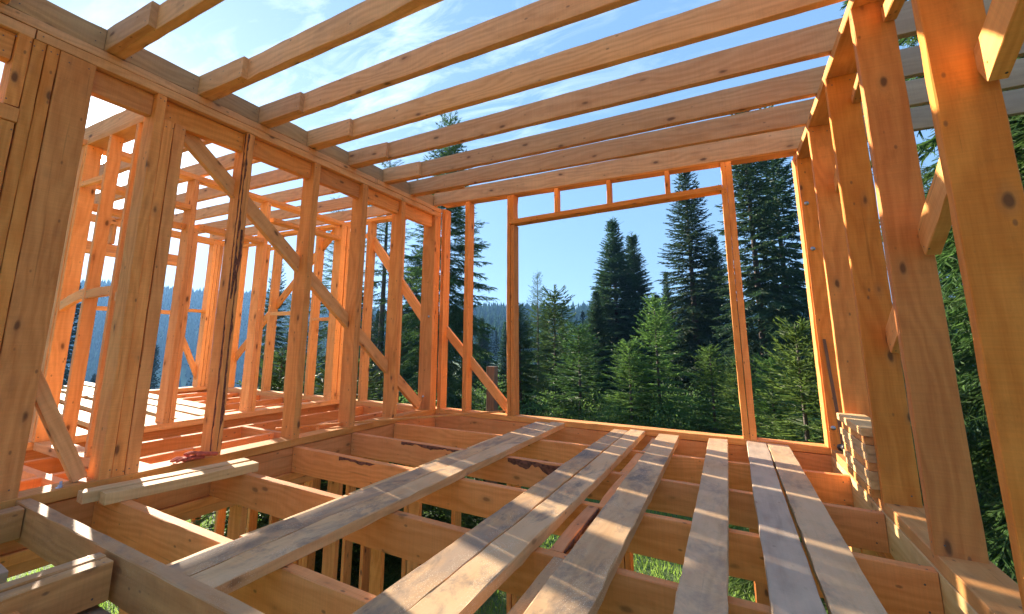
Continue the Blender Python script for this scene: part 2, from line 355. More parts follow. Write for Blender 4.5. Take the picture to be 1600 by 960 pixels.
def bark_strip(parent, p0, p1, nrm, side, w, mat='bark', seed=1, gap=.25):
    """ragged strip of bark left on the waney corner of a sawn piece, a few mm proud of its face"""
    r = np.random.default_rng(seed); p0 = Vector(p0); p1 = Vector(p1); d = p1-p0; L = d.length; x = d/L; nrm = Vector(nrm); side = Vector(side)
    n = int(L/.025); V = []; F = []
    a = np.convolve(r.normal(0, 1, n+12), np.ones(6)/6, 'same')[:n+1]; b = np.convolve(r.normal(0, 1, n+12), np.ones(4)/4, 'same')[:n+1]
    for i in range(n+1):
        ww = max(.002, w*(.9+1.1*a[i])) + (.004*r.random()); s0 = .25*w*max(0, b[i])
        q = p0 + x*(L*i/n)
        for h, sdist in ((.0022, s0), (.0045, s0+ww*.35), (.0022, s0+ww)):
            V.append(tuple(q + nrm*h + side*sdist))
        V.append(tuple(q - nrm*.002 + side*(s0+ww))); V.append(tuple(q - nrm*.002 + side*s0))
    for i in range(n):
        for j in range(5): F.append((i*5+j, i*5+(j+1) % 5, i*5+5+(j+1) % 5, i*5+5+j))
    V = [Vector(v)-p0 for v in V]
    me = bpy.data.meshes.new('bark'); me.from_pydata([tuple(v) for v in V], [], F+[(0, 1, 2, 3, 4), tuple(n*5+k for k in (4, 3, 2, 1, 0))]); me.materials.append(M[mat]); me.update()
    o = bpy.data.objects.new('bark', me); col.objects.link(o)
    # parent may be rotated: keep world placement
    o.parent = parent; pm = Matrix.Translation(wpos(parent))
    if parent.rotation_mode == 'QUATERNION': pm = pm @ parent.rotation_quaternion.to_matrix().to_4x4()
    o.matrix_parent_inverse = pm.inverted(); o.location = p0; o['label'] = 'ragged dark red bark left along the edge'
    return o

T = .062   # plate thickness
H = 2.681  # top of the wall plates
# ------------------------------------------------------------------ walls
# dividing wall on the left of the room
lw = thing('wall_frame', 'dividing wall frame left of the plank walkway, headed by a double plate and crossed by a long diagonal brace', 'wall frame', (-.075, -3, 0), 'open timber wall frames')
tb(lw, 'bottom_plate', (-.15, 0), (-6.6, -.004), (0, T), 'wood', bow=.004)
tb(lw, 'top_plate', (-.15, 0), (-4.225, -.004), (2.560, 2.620), 'roof', bow=.002)
tb(lw, 'top_plate', (-.15, 0), (-6.6, -4.232), (2.558, 2.618), 'roof', bow=.001)
tb(lw, 'top_plate', (-.152, .003), (-6.6, -1.33), (2.624, 2.681), 'roof', bow=.001)
tb(lw, 'top_plate', (-.152, .003), (-1.325, -.004), (2.624, 2.681), 'roof', bow=.001)
S = dict(mat='stud')
# the built-up pack nearest the camera
tb(lw, 'stud', (-.15, -.004), (-4.296, -4.235), (2.135, 2.558), 'stud')
tb(lw, 'rough_sill', (-.15, .002), (-4.90, -4.232), (2.045, 2.130), 'stud')
tb(lw, 'stud', (-.15, -.002), (-4.300, -4.236), (T, 2.040), 'stud')
tb(lw, 'stud', (-.15, -.003), (-4.231, -4.175), (T, 2.558), 'stud')
tb(lw, 'stud', (-.15, -.001), (-4.172, -4.115), (T, 2.558), 'stud')
tb(lw, 'stud', (-.15, 0), (-4.111, -3.935), (T, 2.558), 'stud', bow=.001)
tb(lw, 'stud', (-.15, -.006), (-4.98, -4.92), (T, 2.558), 'stud')
# post of a full stud with jack studs carrying the header
tb(lw, 'stud', (-.15, .000), (-3.583, -3.520), (T, 2.558), 'stud')
tb(lw, 'stud', (-.15, -.004), (-3.518, -3.450), (T, 2.398), 'stud')
tb(lw, 'stud', (-.15, -.002), (-3.448, -3.372), (T, 2.398), 'stud')
s3 = tb(lw, 'stud', (-.15, 0), (-2.903, -2.835), (T, 2.558), 'stud', label='barky stud of the dividing wall above the gloves, its edge still in dark red bark', wane=0)
bark_strip(s3, (-.030, -2.9035, .10), (-.030, -2.9035, 2.55), (0, -1, 0), (1, 0, 0), .013, seed=3)
bark_strip(s3, (.0005, -2.900, 1.2), (.0005, -2.900, 2.55), (1, 0, 0), (0, 1, 0), .020, seed=5)
bark_strip(s3, (.0005, -2.872, .10), (.0005, -2.872, 1.75), (1, 0, 0), (0, 1, 0), .013, seed=8)
tb(lw, 'stud', (-.15, 0), (-2.205, -2.130), (T, 2.558), 'stud')
tb(lw, 'stud', (-.15, 0), (-1.540, -1.455), (T, 2.558), 'stud')
tb(lw, 'stud', (-.15, 0), (-.868, -.795), (T, 2.558), 'stud')
cp = tb(lw, 'stud', (-.19, 0), (-.150, -.085), (T, 2.558), 'stud', label='corner stud of the dividing wall with two small bolts in its face')
tb(lw, 'stud', (-.15, -.004), (-.082, -.006), (T, 2.558), 'stud')
for y0, y1 in ((-4.90, -4.30), (-3.932, -3.586), (-3.517, -2.906), (-2.832, -2.208), (-2.127, -1.543), (-1.452, -.871), (-.792, -.153)):
    if y0 < -4.3: tb(lw, 'header', (-.11, -.035), (y0, y1), (2.395, 2.556), 'stud')
    else: tb(lw, 'header', (-.112, -.048), (y0, y1), (2.402, 2.556), 'stud')
def brace_pieces(parent, a, b, cuts, x0, x1, wdt, axis):
    """diagonal brace let in between studs"""
    pass
def diag(parent, plane, c0, c1, off, p0, p1, width, mat='far_stud', name='brace'):
    """plane 'x': runs in a y-z plane at depth off; plane 'y': in an x-z plane"""
    if plane == 'x': return seg(parent, name, (off, p0[0], p0[1]), (off, p1[0], p1[1]), (1, 0, 0), width, c1-c0, mat)
    return seg(parent, name, (p0[0], off, p0[1]), (p1[0], off, p1[1]), (0, 1, 0), width, c1-c0, mat)
diag(lw, 'x', 0, .050, -.123, (-3.355, 2.425), (-.215, .125), .118)
diag(lw, 'x', 0, .050, -.105, (-4.20, 1.24), (-3.640, .075), .074)

# back wall of the room with the big opening
bw = thing('wall_frame', 'back wall frame around the largest opening, with short studs standing on its lintel', 'wall frame', (2, .08, 0), 'open timber wall frames')
tb(bw, 'bottom_plate', (.002, 4.15), (0, .15), (.001, T), 'wood', bow=.003)
tb(bw, 'stud', (.004, .058), (0, .15), (T, 2.68), 'stud')
tb(bw, 'stud', (.372, .430), (0, .15), (T, 2.735), 'stud')
tb(bw, 'stud', (.985, 1.029), (0, .15), (T, 2.735), 'stud')
tb(bw, 'stud', (1.031, 1.078), (0, .15), (T, 2.345), 'stud')
tb(bw, 'stud', (1.031, 1.078), (0.002, .148), (2.412, 2.735), 'stud')
seg(bw, 'lintel', (1.018, .075, 2.385), (3.375, .075, 2.475), (0, 0, 1), .152, .056, 'wood', bow=.003)
tb(bw, 'stud', (3.365, 3.418), (0, .15), (T, 2.448), 'stud')
tb(bw, 'stud', (3.376, 3.418), (0.002, .148), (2.452, 2.735), 'stud')
tb(bw, 'stud', (3.420, 3.473), (0, .15), (T, 2.735), 'stud')
for x in (1.605, 2.225, 2.842): tb(bw, 'short_stud', (x, x+.047), (.0, .10), (2.412+(x-1.05)*.0385, 2.735), 'stud')
tb(bw, 'stud', (3.985, 4.040), (-.03, .15), (T, 2.68), 'stud')
tb(bw, 'top_plate', (.002, 4.15), (-.0, .15), (2.737, 2.79), 'roof')
diag(bw, 'y', 0, .045, .124, (-.0, 1.09), (.965, .10), .105)
# right wall
rw = thing('wall_frame', 'right wall frame of wide studs standing close beside the camera, with sloping blocking between them', 'wall frame', (4.08, -2, 0), 'open timber wall frames')
tb(rw, 'bottom_plate', (4.0, 4.175), (-6.6, -.033), (.0, T), 'wood', bow=.003)
tb(rw, 'top_plate', (4.0, 4.165), (-6.6, .15), (2.623, 2.680), 'wood', bow=.002)
tb(rw, 'stud', (4.0, 4.155), (-.090, -.034), (T, 2.621), 'stud_warm', label='corner stud of the right wall with bolt heads in its face')
for y in (-.803, -1.576, -2.297, -3.033, -3.760, -4.49):
    tb(rw, 'stud', (4.0, 4.161), (y, y+.052), (T, 2.621), 'stud_warm', bow=.002)
ys = [-.803, -1.576, -2.297, -3.033, -3.760, -4.49]
for c0 in (.935, 2.62):
    for i in range(1, len(ys)-1):
        ya = ys[i]; yb = ys[i+1]+.052
        z0 = c0 + (-1.576-ya)*.60; z1 = c0 + (-1.576-yb)*.60
        if z1 > 2.60:
            if z0 > 2.4: continue
        seg(rw, 'brace', (4.140, ya-.002, z0), (4.140, yb+.002, z1), (1, 0, 0), .140, .052, 'wood')
for i, (z0, z1) in ((0, (2.10, 2.47)), (1, (2.44, 2.60))):
    seg(rw, 'brace', (4.140, ys[i]-.002, z0), (4.140, ys[i+1]+.054, z1), (1, 0, 0), .10 if i == 0 else .05, .052, 'wood')
seg(rw, 'brace', (4.140, ys[2]-.002, 2.535), (4.140, ys[3]+.054, 2.575), (1, 0, 0), .075, .052, 'wood')

# corridor wall and far rooms on the left
cw = thing('wall_frame', 'inner wall frame beyond the dividing wall, its slim top rails running under the left rafters', 'wall frame', (-1.71, -1.5, 0), 'open timber wall frames')
tb(cw, 'bottom_plate', (-1.79, -1.64), (-3.4, -.004), (.0, T), 'far_stud')
tb(cw, 'top_plate', (-1.79, -1.64), (-3.4, -.004), (2.602, 2.655), 'far_stud')
for y0, z1 in ((-2.392, 2.60), (-1.485, 2.60)):
    tb(cw, 'stud', (-1.79, -1.64), (y0, y0+.055), (T, z1), 'far_stud')
    tb(cw, 'stud', (-1.79, -1.642), (y0+.057, y0+.108), (T, 2.065), 'far_stud')
tb(cw, 'stud', (-1.79, -1.64), (-.205, -.10), (T, 2.60), 'far_stud')
tb(cw, 'stud', (-1.79, -1.64), (-.09, -.01), (T, 2.60), 'far_stud')
tb(cw, 'stud', (-1.79, -1.64), (-3.375, -3.315), (T, 2.60), 'far_stud')
tb(cw, 'header', (-1.79, -1.70), (-3.31, -2.395), (2.045, 2.105), 'far_stud')
tb(cw, 'header', (-1.79, -1.64), (-2.28, -1.49), (2.070, 2.125), 'far_stud')
tb(cw, 'header', (-1.79, -1.64), (-1.375, -.21), (2.37, 2.42), 'far_stud')
tb(cw, 'rail', (-1.79, -1.64), (-3.31, -2.395), (2.26, 2.31), 'far_stud')
# cross wall between corridor wall and dividing wall
xw = thing('wall_frame', 'short cross wall frame seen past the white glare between the two thickest left posts', 'wall frame', (-.9, -3.3, 0), 'open timber wall frames')
tb(xw, 'bottom_plate', (-1.60, -.155), (-3.37, -3.22), (.002, T), 'far_stud')
tb(xw, 'top_plate', (-1.63, -.155), (-3.37, -3.22), (2.60, 2.652), 'far_stud')
tb(xw, 'stud', (-1.665, -1.605), (-3.37, -3.25), (T, 2.60), 'far_stud')
tb(xw, 'stud', (-1.205, -1.163), (-3.37, -3.275), (T, 2.60), 'far_stud')
tb(xw, 'stud', (-.758, -.715), (-3.37, -3.27), (T, 2.60), 'far_stud')
o1 = seg(xw, 'rail', (-1.60, -3.345, 1.15), (-1.207, -3.345, 1.245), (0, 1, 0), .085, .04, 'far_stud')
seg(xw, 'rail', (-1.161, -3.345, 1.232), (-.760, -3.345, 1.250), (0, 1, 0), .072, .04, 'far_stud')
tb(xw, 'rail', (-.673, -.155), (-3.368, -3.33), (1.165, 1.235), 'pale')
tb(xw, 'rail', (-1.603, -1.207), (-3.37, -3.33), (2.20, 2.25), 'far_stud')
# back wall of the left rooms
bl = thing('wall_frame', 'back wall frame of the left rooms, bright orange studs against the spruces', 'wall frame', (-2.5, .08, 0), 'open timber wall frames')
tb(bl, 'bottom_plate', (-5.0, -.002), (0, .15), (.001, T), 'far_stud')
for x in (-4.39, -3.91, -3.43, -2.88, -2.42, -1.33, -.78): tb(bl, 'stud', (x, x+.055), (0, .15), (T, 2.66), 'far_stud')
tb(bl, 'stud', (-1.80, -1.74), (0, .15), (T, 2.66), 'far_stud'); tb(bl, 'stud', (-3.86, -3.81), (.0, .15), (T, 2.45), 'far_stud')
tb(bl, 'top_plate', (-5.0, -.156), (0, .15), (2.662, 2.715), 'far_stud')
tb(bl, 'rail', (-4.33, -3.92), (.0, .06), (2.535, 2.59), 'far_stud')
tb(bl, 'rail', (-3.80, -3.435), (.0, .06), (2.42, 2.47), 'far_stud')
tb(bl, 'rail', (-3.372, -2.885), (.0, .05), (1.285, 1.345), 'pale')
tb(bl, 'rail', (-2.362, -1.805), (.0, .05), (1.185, 1.235), 'far_stud')
diag(bl, 'y', 0, .045, .122, (-4.45, .47), (-2.03, 2.70), .11)
diag(bl, 'y', 0, .045, .122, (-1.42, 2.52), (-.20, 1.07), .13)
# outer wall far left
ow = thing('wall_frame', 'far left outer wall frame with window headers against the blue ridge', 'wall frame', (-4.92, -1.3, 0), 'open timber wall frames')
tb(ow, 'top_plate', (-5.0, -4.85), (-4.4, -.004), (2.60, 2.70), 'far_stud')
tb(ow, 'header', (-5.0, -4.85), (-4.4, -.56), (2.115, 2.165), 'far_stud')
tb(ow, 'header', (-4.95, -4.90), (-4.4, -.56), (2.167, 2.300), 'far_stud')
tb(ow, 'bottom_plate', (-5.0, -4.85), (-4.4, -.004), (.0, T), 'far_stud')
tb(ow, 'rail', (-5.0, -4.85), (-1.9, -.56), (1.285, 1.345), 'far_stud')
tb(ow, 'rail', (-5.0, -4.85), (-.50, -.20), (1.345, 1.395), 'far_stud')
for y in (-.20, -.135, -.07): tb(ow, 'stud', (-5.0, -4.85), (y, y+.060), (T, 2.60), 'far_stud')
for y in (-.55, -1.79, -2.9, -4.1):
    if y == -.55: tb(ow, 'stud', (-5.0, -4.85), (y, y+.055), (1.4, 2.60), 'far_stud')
    elif y == -1.79: tb(ow, 'short_stud', (-5.0, -4.85), (y, y+.055), (2.302, 2.60), 'far_stud')
    else: tb(ow, 'stud', (-5.0, -4.85), (y, y+.055), (T, 2.60), 'far_stud')
seg(ow, 'brace', (-4.93, -.72, 1.28), (-4.93, -.12, .12), (1, 0, 0), .09, .045, 'far_stud')

# ------------------------------------------------------------------ floor frame
fl = thing('floor_frame', 'floor frame of deep joists under the grey walking planks, open to the grass below', 'floor frame', (2, -2, -.2))
def fj(y_l, y_r, x0=-.002, x1=3.998, mat='joist', t=.054, nm='joist', zt=0, h=.2, label=None):
    return seg(fl, nm, (x0, y_l+t/2, zt-h/2), (x1, y_r+t/2, zt-h/2), (0, 0, 1), t, h, mat, label, bow=.004)
fj(-.832, -.722); ja = fj(-1.489, -1.560); jb = fj(-2.184, -2.310, label='joist with a ragged strip of dark bark under its top edge'); jd = fj(-2.887, -3.02); fj(-3.586, -3.70); fj(-4.30, -4.38); fj(-5.0, -5.05); fj(-5.7, -5.7)
def jy(yl, yr, x): return yl + (yr-yl)*(x/4.)
def bstrip(j, yl, yr, xa, xb, sd, w=.030):
    bark_strip(j, (xa, jy(yl, yr, xa)-.0005, -.004), (xb, jy(yl, yr, xb)-.0005, -.004), (0, -1, 0), (0, 0, -1), w, seed=sd)
bstrip(ja, -1.489, -1.560, .62, 1.3, 4, .022)
bstrip(jb, -2.184, -2.310, .55, 1.25, 7, .030)
bstrip(ja, -1.489, -1.560, 1.70, 2.22, 9, .055)
tb(fl, 'rim_joist', (-5.0, 4.17), (0.001, .055), (-.2, -.001), 'joist')
tb(fl, 'rim_joist', (-.056, -.003), (-6.6, -.004), (-.2, -.001), 'joist')
tb(fl, 'rim_joist', (4.0, 4.055), (-6.6, -.004), (-.2, -.001), 'pale')
for a, b, xx in ((-.775, -.05, 2.585), (-1.50, -.80, 2.562), (-2.215, -1.50, 2.590), (-2.915, -2.215, 2.545), (-3.62, -2.93, 2.585), (-4.30, -3.64, 2.55)):
    n_ = tb(fl, 'noggin', (xx, xx+.062), (a, b), (-.17, -.002), 'board_grey' if a > -1 or a < -3 else 'joist')
    bark_strip(n_, (xx+.0625, a+.02, -.006), (xx+.0625, b-.02, -.006), (1, 0, 0), (0, 0, -1), .018, seed=int(-a*100))
for a, b, xx in ((-1.43, -.80, 1.262), (-2.12, -1.49, 1.250), (-2.83, -2.14, 1.252), (-3.53, -2.86, 1.255), (-3.86, -3.60, 1.255)):
    tb(fl, 'noggin', (xx, xx+.055), (a, b), (-.045, .0), 'pale')
for x0 in (-.705, -1.262): tb(fl, 'joist', (x0, x0+.055), (-3.9, -1.88 if x0 > -1 else -.003), (-.2, -.002), 'joist')
tb(fl, 'joist', (-1.262, -.06), (-1.84, -1.785), (-.2, -.002), 'joist')
tb(fl, 'joist', (-.40, -.345), (-1.78, -.003), (-.2, -.002), 'joist')
tb(fl, 'joist', (-.705, -.650), (-1.30, -.003), (-.2, -.002), 'joist')
tb(fl, 'rim_joist', (-1.79, -1.735), (-6.6, -.004), (-.2, -.001), 'joist')
tb(fl, 'joist', (-1.62, -.06), (-3.62, -3.56), (-.2, -.003), 'joist')
tb(fl, 'joist', (-1.62, -.06), (-4.25, -4.19), (-.2, -.003), 'joist')
for i, x0 in enumerate((-2.36, -2.92, -3.48, -4.04, -4.58)): tb(fl, 'joist', (x0, x0+.055), (-4.6, -.003), (-.2, -.002), 'joist')
tb(fl, 'rim_joist', (-5.0, -4.945), (-4.6, -.004), (-.2, -.001), 'joist')
# raised joist and its blocks in the near left corner
e1 = seg(fl, 'joist', (.004, -3.915, -.030), (2.35, -3.985, -.030), (0, 0, 1), 0.062, .170, 'beam', 'stained raised joist crossing the near left corner', bow=.003)
tb(fl, 'noggin', (.085, .165), (-4.9, -3.958), (-.09, .050), 'beam')
tb(fl, 'noggin', (1.045, 1.105), (-4.9, -4.000), (-.095, .054), 'beam')
tb(fl, 'noggin', (1.107, 1.170), (-4.9, -4.003), (-.09, .051), 'beam')

# ------------------------------------------------------------------ lower storey
ls = thing('wall_frame', 'lower storey wall frame seen down through the gaps between the floor joists', 'wall frame', (-.075, -2, -2.9), 'open timber wall frames')
for z0, z1 in ((-.262, -.202), (-.324, -.264)):
    tb(ls, 'top_plate', (-.15, .002), (-6.6, -.004), (z0, z1), 'stud')
    tb(ls, 'top_plate', (4.0, 4.15), (-6.6, -.004), (z0, z1), 'stud')
    tb(ls, 'top_plate', (-5.0, 4.15), (.0, .15), (z0-.001, z1-.001), 'stud')
for y in (-.3, -.95, -1.62, -2.10, -2.62, -3.3, -4.0, -4.7):
    tb(ls, 'stud', (-.15, 0), (y, y+.055), (-2.90, -.326), 'stud')
for x in (-4.9, -4.25, -3.83, -3.45, -2.95, -2.45, -2.26, -2.20, -2.14, -1.45, -1.12, -.93, -.46, .26, .98, 1.04, 2.2, 2.26, 2.95, 3.55, 3.62, 4.06):
    tb(ls, 'stud', (x, x+.055), (0, .15), (-2.90, -.327), 'stud')
for y in (-.8, -1.5, -2.2, -2.9, -3.6, -4.3): tb(ls, 'stud', (4.0, 4.15), (y, y+.055), (-2.90, -.326), 'stud')
for y in (-.4, -.46, -.52, -.34): tb(ls, 'stud', (3.35, 3.50), (y, y+.055), (-2.90, -.205), 'stud')
tb(ls, 'bottom_plate', (-.15, .0), (-6.6, -.004), (-2.96, -2.902), 'stud')
tb(ls, 'bottom_plate', (-5.0, 4.15), (.0, .15), (-2.96, -2.902), 'stud')

# ------------------------------------------------------------------ roof frame
rf = thing('roof_frame', 'roof frame of parallel ceiling joists lapped over the dividing wall against the sky', 'roof frame', (0, -2, H))
stubs = [-5.6, -5.03, -4.475, -3.912, -3.322, -2.818, -2.305, -1.772, -1.222]  # first two rows are out of view, added for their shading
for k, y in enumerate(stubs):
    lab = 'wavy edged ceiling joist with torn wood fibres along its lower edge' if abs(y+3.322) < .01 else None
    L0 = [-.14, y+.088, H+.0835]; L1 = [4.10, y+.088-.098*4.24/4.14, H+.0835]
    L2 = [6.7, y+.088-.098, H+.0835]
    seg(rf, 'ceiling_joist', L0, L1, (0, 0, 1), .056, .166, 'roof', lab, bow=.006, rough=.002, wane=(.030 if lab else .005), taper=.035)
    seg(rf, 'ceiling_joist', [4.103, y-.012, H+.101], L2, (0, 0, 1), .054, .200, 'over', None, bow=.004, rough=.002)
    seg(rf, 'ceiling_joist', (-5.1, y+.029, H+.080), (.50+.02*math.sin(k*2.3), y+.029, H+.081), (0, 0, 1), .055, .160, 'roof', bow=.003, rough=.002, wane=.003)
seg(rf, 'ceiling_joist', (-.14, -.684, H+.0875), (4.10, -.716, H+.0875), (0, 0, 1), .054, .170, 'roof', bow=.005, taper=.035)
seg(rf, 'ceiling_joist', (4.103, -.716, H+.10), (6.7, -.735, H+.10), (0, 0, 1), .054, .195, 'over', bow=.004)
seg(rf, 'ceiling_joist', (-5.1, -.628, H+.080), (.72, -.628, H+.081), (0, 0, 1), .054, .155, 'roof', bow=.002)
seg(rf, 'ceiling_joist', (.0, -.170, H+.090), (4.12, -.180, H+.090), (0, 0, 1), .054, .178, 'roof', bow=.003, taper=.05)
seg(rf, 'ceiling_joist', (4.123, -.180, H+.10), (6.7, -.185, H+.10), (0, 0, 1), .054, .195, 'over', bow=.004)
seg(rf, 'ceiling_joist', (-5.1, -.130, H+.080), (-.004, -.130, H+.081), (0, 0, 1), .054, .155, 'roof', bow=.003)
ends = stubs + [-.714]
for a, b in zip(ends[:-1], ends[1:]):
    tb(rf, 'noggin', (-.062, -.010), (a+.118, b-.002), (H+.003, H+.150), 'block')
tb(rf, 'noggin', (-.062, -.010), (-.60, -.16), (H+.003, H+.150), 'block')

# ------------------------------------------------------------------ loose planks
def plank(x0, x1, y0, y1, dx0, mat, lab, z=.002, t=.048, grp='planks laid over the floor joists', wane=0):
    """from far end (y1, at x0..x1) to near end shifted by dx0"""
    p1 = Vector(((x0+x1)/2, y1, z+t/2)); p0 = Vector(((x0+x1)/2+dx0, y0, z+t/2))
    o = seg(None, 'plank', p0, p1, (0, 0, 1), x1-x0-.003, t, mat, None, bow=.004, rough=.003, wane=wane)
    return tag(o, lab, 'plank', grp)
plank(1.398, 1.545, -3.922, -.12, -.01, 'board_grey', 'leftmost long walking plank, dark and dusty along its whole top')
plank(1.548, 1.697, -3.926, -.05, -.012, 'board_mid', 'second walking plank from the left, its orange edge facing the camera')
plank(2.222, 2.368, -4.45, -.10, -.02, 'board_grey', 'sawdust covered plank in the middle pair, on its left side')
plank(2.371, 2.520, -4.45, -.02, -.03, 'board_mid', 'sunlit plank in the middle pair, on its right side with an orange edge')
plank(2.648, 2.836, -4.45, -.09, .03, 'board_mid', 'wide single plank with dark smears, just right of the middle pair')
plank(3.085, 3.243, -4.45, -.05, .005, 'board_tan', 'lone plank pointing straight at the camera, ending short of the lintel opening')
plank(3.388, 3.543, -4.45, -.004, -.004, 'board_silver', 'silvery grey plank with wavy raised grain, left one of the right hand pair')
plank(3.546, 3.708, -4.45, -.02, .006, 'board_tan', 'rightmost walking plank, tan and closest to the right wall studs')
o = seg(None, 'plank', (1.20, -5.2, -.125), (1.20, -4.015, -.125), (0, 0, 1), .34, .03, 'board_grey', None, bow=.002); tag(o, 'dark stained wide board sunk below the near left blocks', 'board')
o = seg(None, 'offcut', (.38, -4.9, -.13), (.44, -4.085, -.13), (0, 0, 1), .13, .05, 'board_silver', None, bow=.002); tag(o, 'grey timber end poking in at the left edge beneath the blocks', 'timber')
o = seg(None, 'batten', (.160+.11, -3.79, .058), (.160+.22, -2.755, .058), (0, 0, 1), .06, .05, 'pale', None, bow=.002)
o.location = (.185, -3.24, .090); tag(o, 'shorter pale batten lying next to the gloves on the dividing wall', 'batten', 'loose battens by the dividing wall')
o.location = (.2, -3.2, .03)
bpy.data.objects.remove(o)
for p0, p1, lab in (((.135, -3.72, .033), (.235, -2.79, .028), 'pale batten closest to the gloves, the rear of two lying along the left wall'),
                    ((.245, -3.66, .030), (.345, -2.80, .025), 'pale batten hanging forward over the open joists, the front one of two')):
    o = seg(None, 'batten', p0, p1, (0, 0, 1), .085, .058, 'pale', None, bow=.002); tag(o, lab, 'batten', 'loose battens by the dividing wall')
o = seg(None, 'lath', (-.44, -2.03, .080), (.98, -.045, .115), (0, 0, 1), .030, .016, 'wood', None, bow=.006); tag(o, 'thin warped lath lying across the wall plate toward the back corner', 'lath')
PL = [((-7.6, -.86), (-2.5, -1.42), .20), ((-6.9, -1.22), (-1.95, -1.73), .20), ((-6.2, -1.52), (-1.75, -2.02), .20), ((-6.0, -1.86), (-1.72, -2.34), .22), ((-6.0, -2.20), (-1.70, -2.68), .22), ((-6.0, -2.56), (-1.66, -3.02), .2)]  # pale spruce planks that look white because the sun overexposes them
labs = ['sunlit pale plank farthest back of those on the far left floor', 'sunlit pale plank second from the back on the far left floor', 'sunlit pale plank in the middle of the far left floor, rear one',
        'sunlit pale plank in the middle of the far left floor, front one', 'sunlit pale plank second from the front on the far left floor', 'sunlit pale plank nearest the camera on the far left floor']
for (a, b, wd), lab in zip(PL, labs):
    o = seg(None, 'plank', (a[0], a[1], .026), (b[0], b[1], .026), (0, 0, 1), wd, .046, 'pale', None, bow=.004); tag(o, lab, 'plank', 'sunlit pale planks on the far left floor')
# stack of short boards on the right plate
names8 = ['lowest', 'second lowest', 'third from the bottom', 'fourth from the bottom', 'fourth from the top', 'third from the top', 'second from the top', 'topmost']
zb = T+.002
for k in range(8):
    dxs = [0, .003, -.003, .005, .002, -.003, .004, -.012][k]; yf = [-.86, -.87, -.845, -.86, -.85, -.835, -.87, -.825][k]
    o = tb(None, 'short_board', (3.962+dxs, 4.115+dxs*.4), (-1.502-.01*(k % 3), yf), (zb, zb+.046), ['wood', 'pale', 'pale', 'wood', 'board_tan', 'pale', 'wood', 'pale'][k], bow=.0005)
    tag(o, 'short board, %s in the stack between the right wall studs' % names8[k], 'board', 'short boards stacked on the right wall plate'); zb += .0475

# ------------------------------------------------------------------ small things
def bolt(p, nrm, parent, r=.011):
    me = lathe('bolt', [(.0001, -.002), (r*1.7, -.002), (r*1.7, .001), (r, .0015), (r, .008), (r*.55, .0085), (r*.5, .014), (.0001, .014)], M['steel'], 10)
    o = bpy.data.objects.new('bolt', me); col.objects.link(o); o.parent = parent
    pm = Matrix.Translation(wpos(parent))
    if parent.rotation_mode == 'QUATERNION': pm = pm @ parent.rotation_quaternion.to_matrix().to_4x4()
    o.matrix_parent_inverse = pm.inverted(); o.location = p; o.rotation_euler = Vector(nrm).to_track_quat('Z', 'Y').to_euler(); return o
for z, x in ((1.213, -.056), (.215, -.104)): bolt((x, -.1505, z), (0, -1, 0), cp, .009)
rc = [o for o in rw.children if o.get('label')][0]
for x, z in ((4.034, 2.188), (4.039, 1.764), (4.027, .235)): bolt((x, -.0905, z), (0, -1, 0), rc)
nb = link('anchor_bolt', lathe('anchor_bolt', [(.0001, 0), (.022, 0), (.022, .003), (.013, .0035), (.013, .015), (.007, .0155), (.007, .034), (.0001, .034)], M['steel'], 8), None, (-.035, -3.75, T+.001))
tag(nb, 'small steel bolt and nut standing on the left plate by the short brace', 'bolt')

# sledgehammer leaning in the right corner
hm = thing('sledgehammer', 'long handled dark hammer leaning in the right back corner behind the board stack', 'hammer', (4.06, -.22, T))
hd = lathe('head', [(.024, -.060), (.029, -.052), (.029, -.02), (.025, -.012), (.025, .012), (.029, .02), (.029, .052), (.024, .060)], M['iron'], 8)
ho = bpy.data.objects.new('head', hd); col.objects.link(ho); ho.parent = hm; ho.location = (.0, 0, .045); ho.rotation_euler = (R(80), 0, R(12))
seg(hm, 'handle', (4.062, -.215, T+.03), (4.036, -.108, .965), (1, 0, 0), .026, .020, 'old', bow=.001)

# old post beyond the back wall
po = tb(None, 'post', (-.56, -.40), (2.45, 2.60), (-2.95, .465), 'old', bow=.004); tag(po, 'brown weathered post standing outside behind the short diagonal of the back wall', 'post')

# work gloves
def glove(origin, rot, flip, lab):
    V = []; E = []; rad = []
    def add(p, r, par=None):
        V.append(p); rad.append(r)
        if par is not None: E.append((par, len(V)-1))
        return len(V)-1
    wr = add((-.095, 0, .018), (.036, .013)); pm_ = add((-.045, 0, .018), (.036, .013), wr); kn = add((.0, 0, .020), (.038, .013), pm_)
    for i, (yy, ln) in enumerate(((-.030, .062), (-.010, .078), (.011, .074), (.031, .055))):
        yy *= flip
        a = add((.012, yy, .020), (.0115, .010), kn); b = add((.012+ln*.5, yy*1.25+.004*i, .026+.004*(i % 2)), (.0105, .0095), a); add((.012+ln, yy*1.4+.010*math.sin(i*2.), .012), (.0085, .008), b)
    a = add((-.045, -.036*flip, .018), (.013, .011), pm_); b = add((-.015, -.062*flip, .020), (.0115, .010), a); add((.012, -.072*flip, .013), (.009, .0085), b)
    me = bpy.data.meshes.new('work_glove'); me.from_pydata(V, E, []); o = bpy.data.objects.new('work_glove', me); col.objects.link(o)
    m = o.modifiers.new('s', 'SKIN'); 
    for i, sv in enumerate(me.skin_vertices[0].data if me.skin_vertices else []): sv.radius = rad[i]
    if not me.skin_vertices:
        pass
    ss = o.modifiers.new('u', 'SUBSURF'); ss.levels = 2; ss.render_levels = 2
    me.materials.append(M['glove']); o.location = origin; o.rotation_euler = rot
    return tag(o, lab, 'glove', 'red work gloves')
def skin_ready(fn, *a):
    return fn(*a)
import bmesh
_old = bpy.data.meshes.new
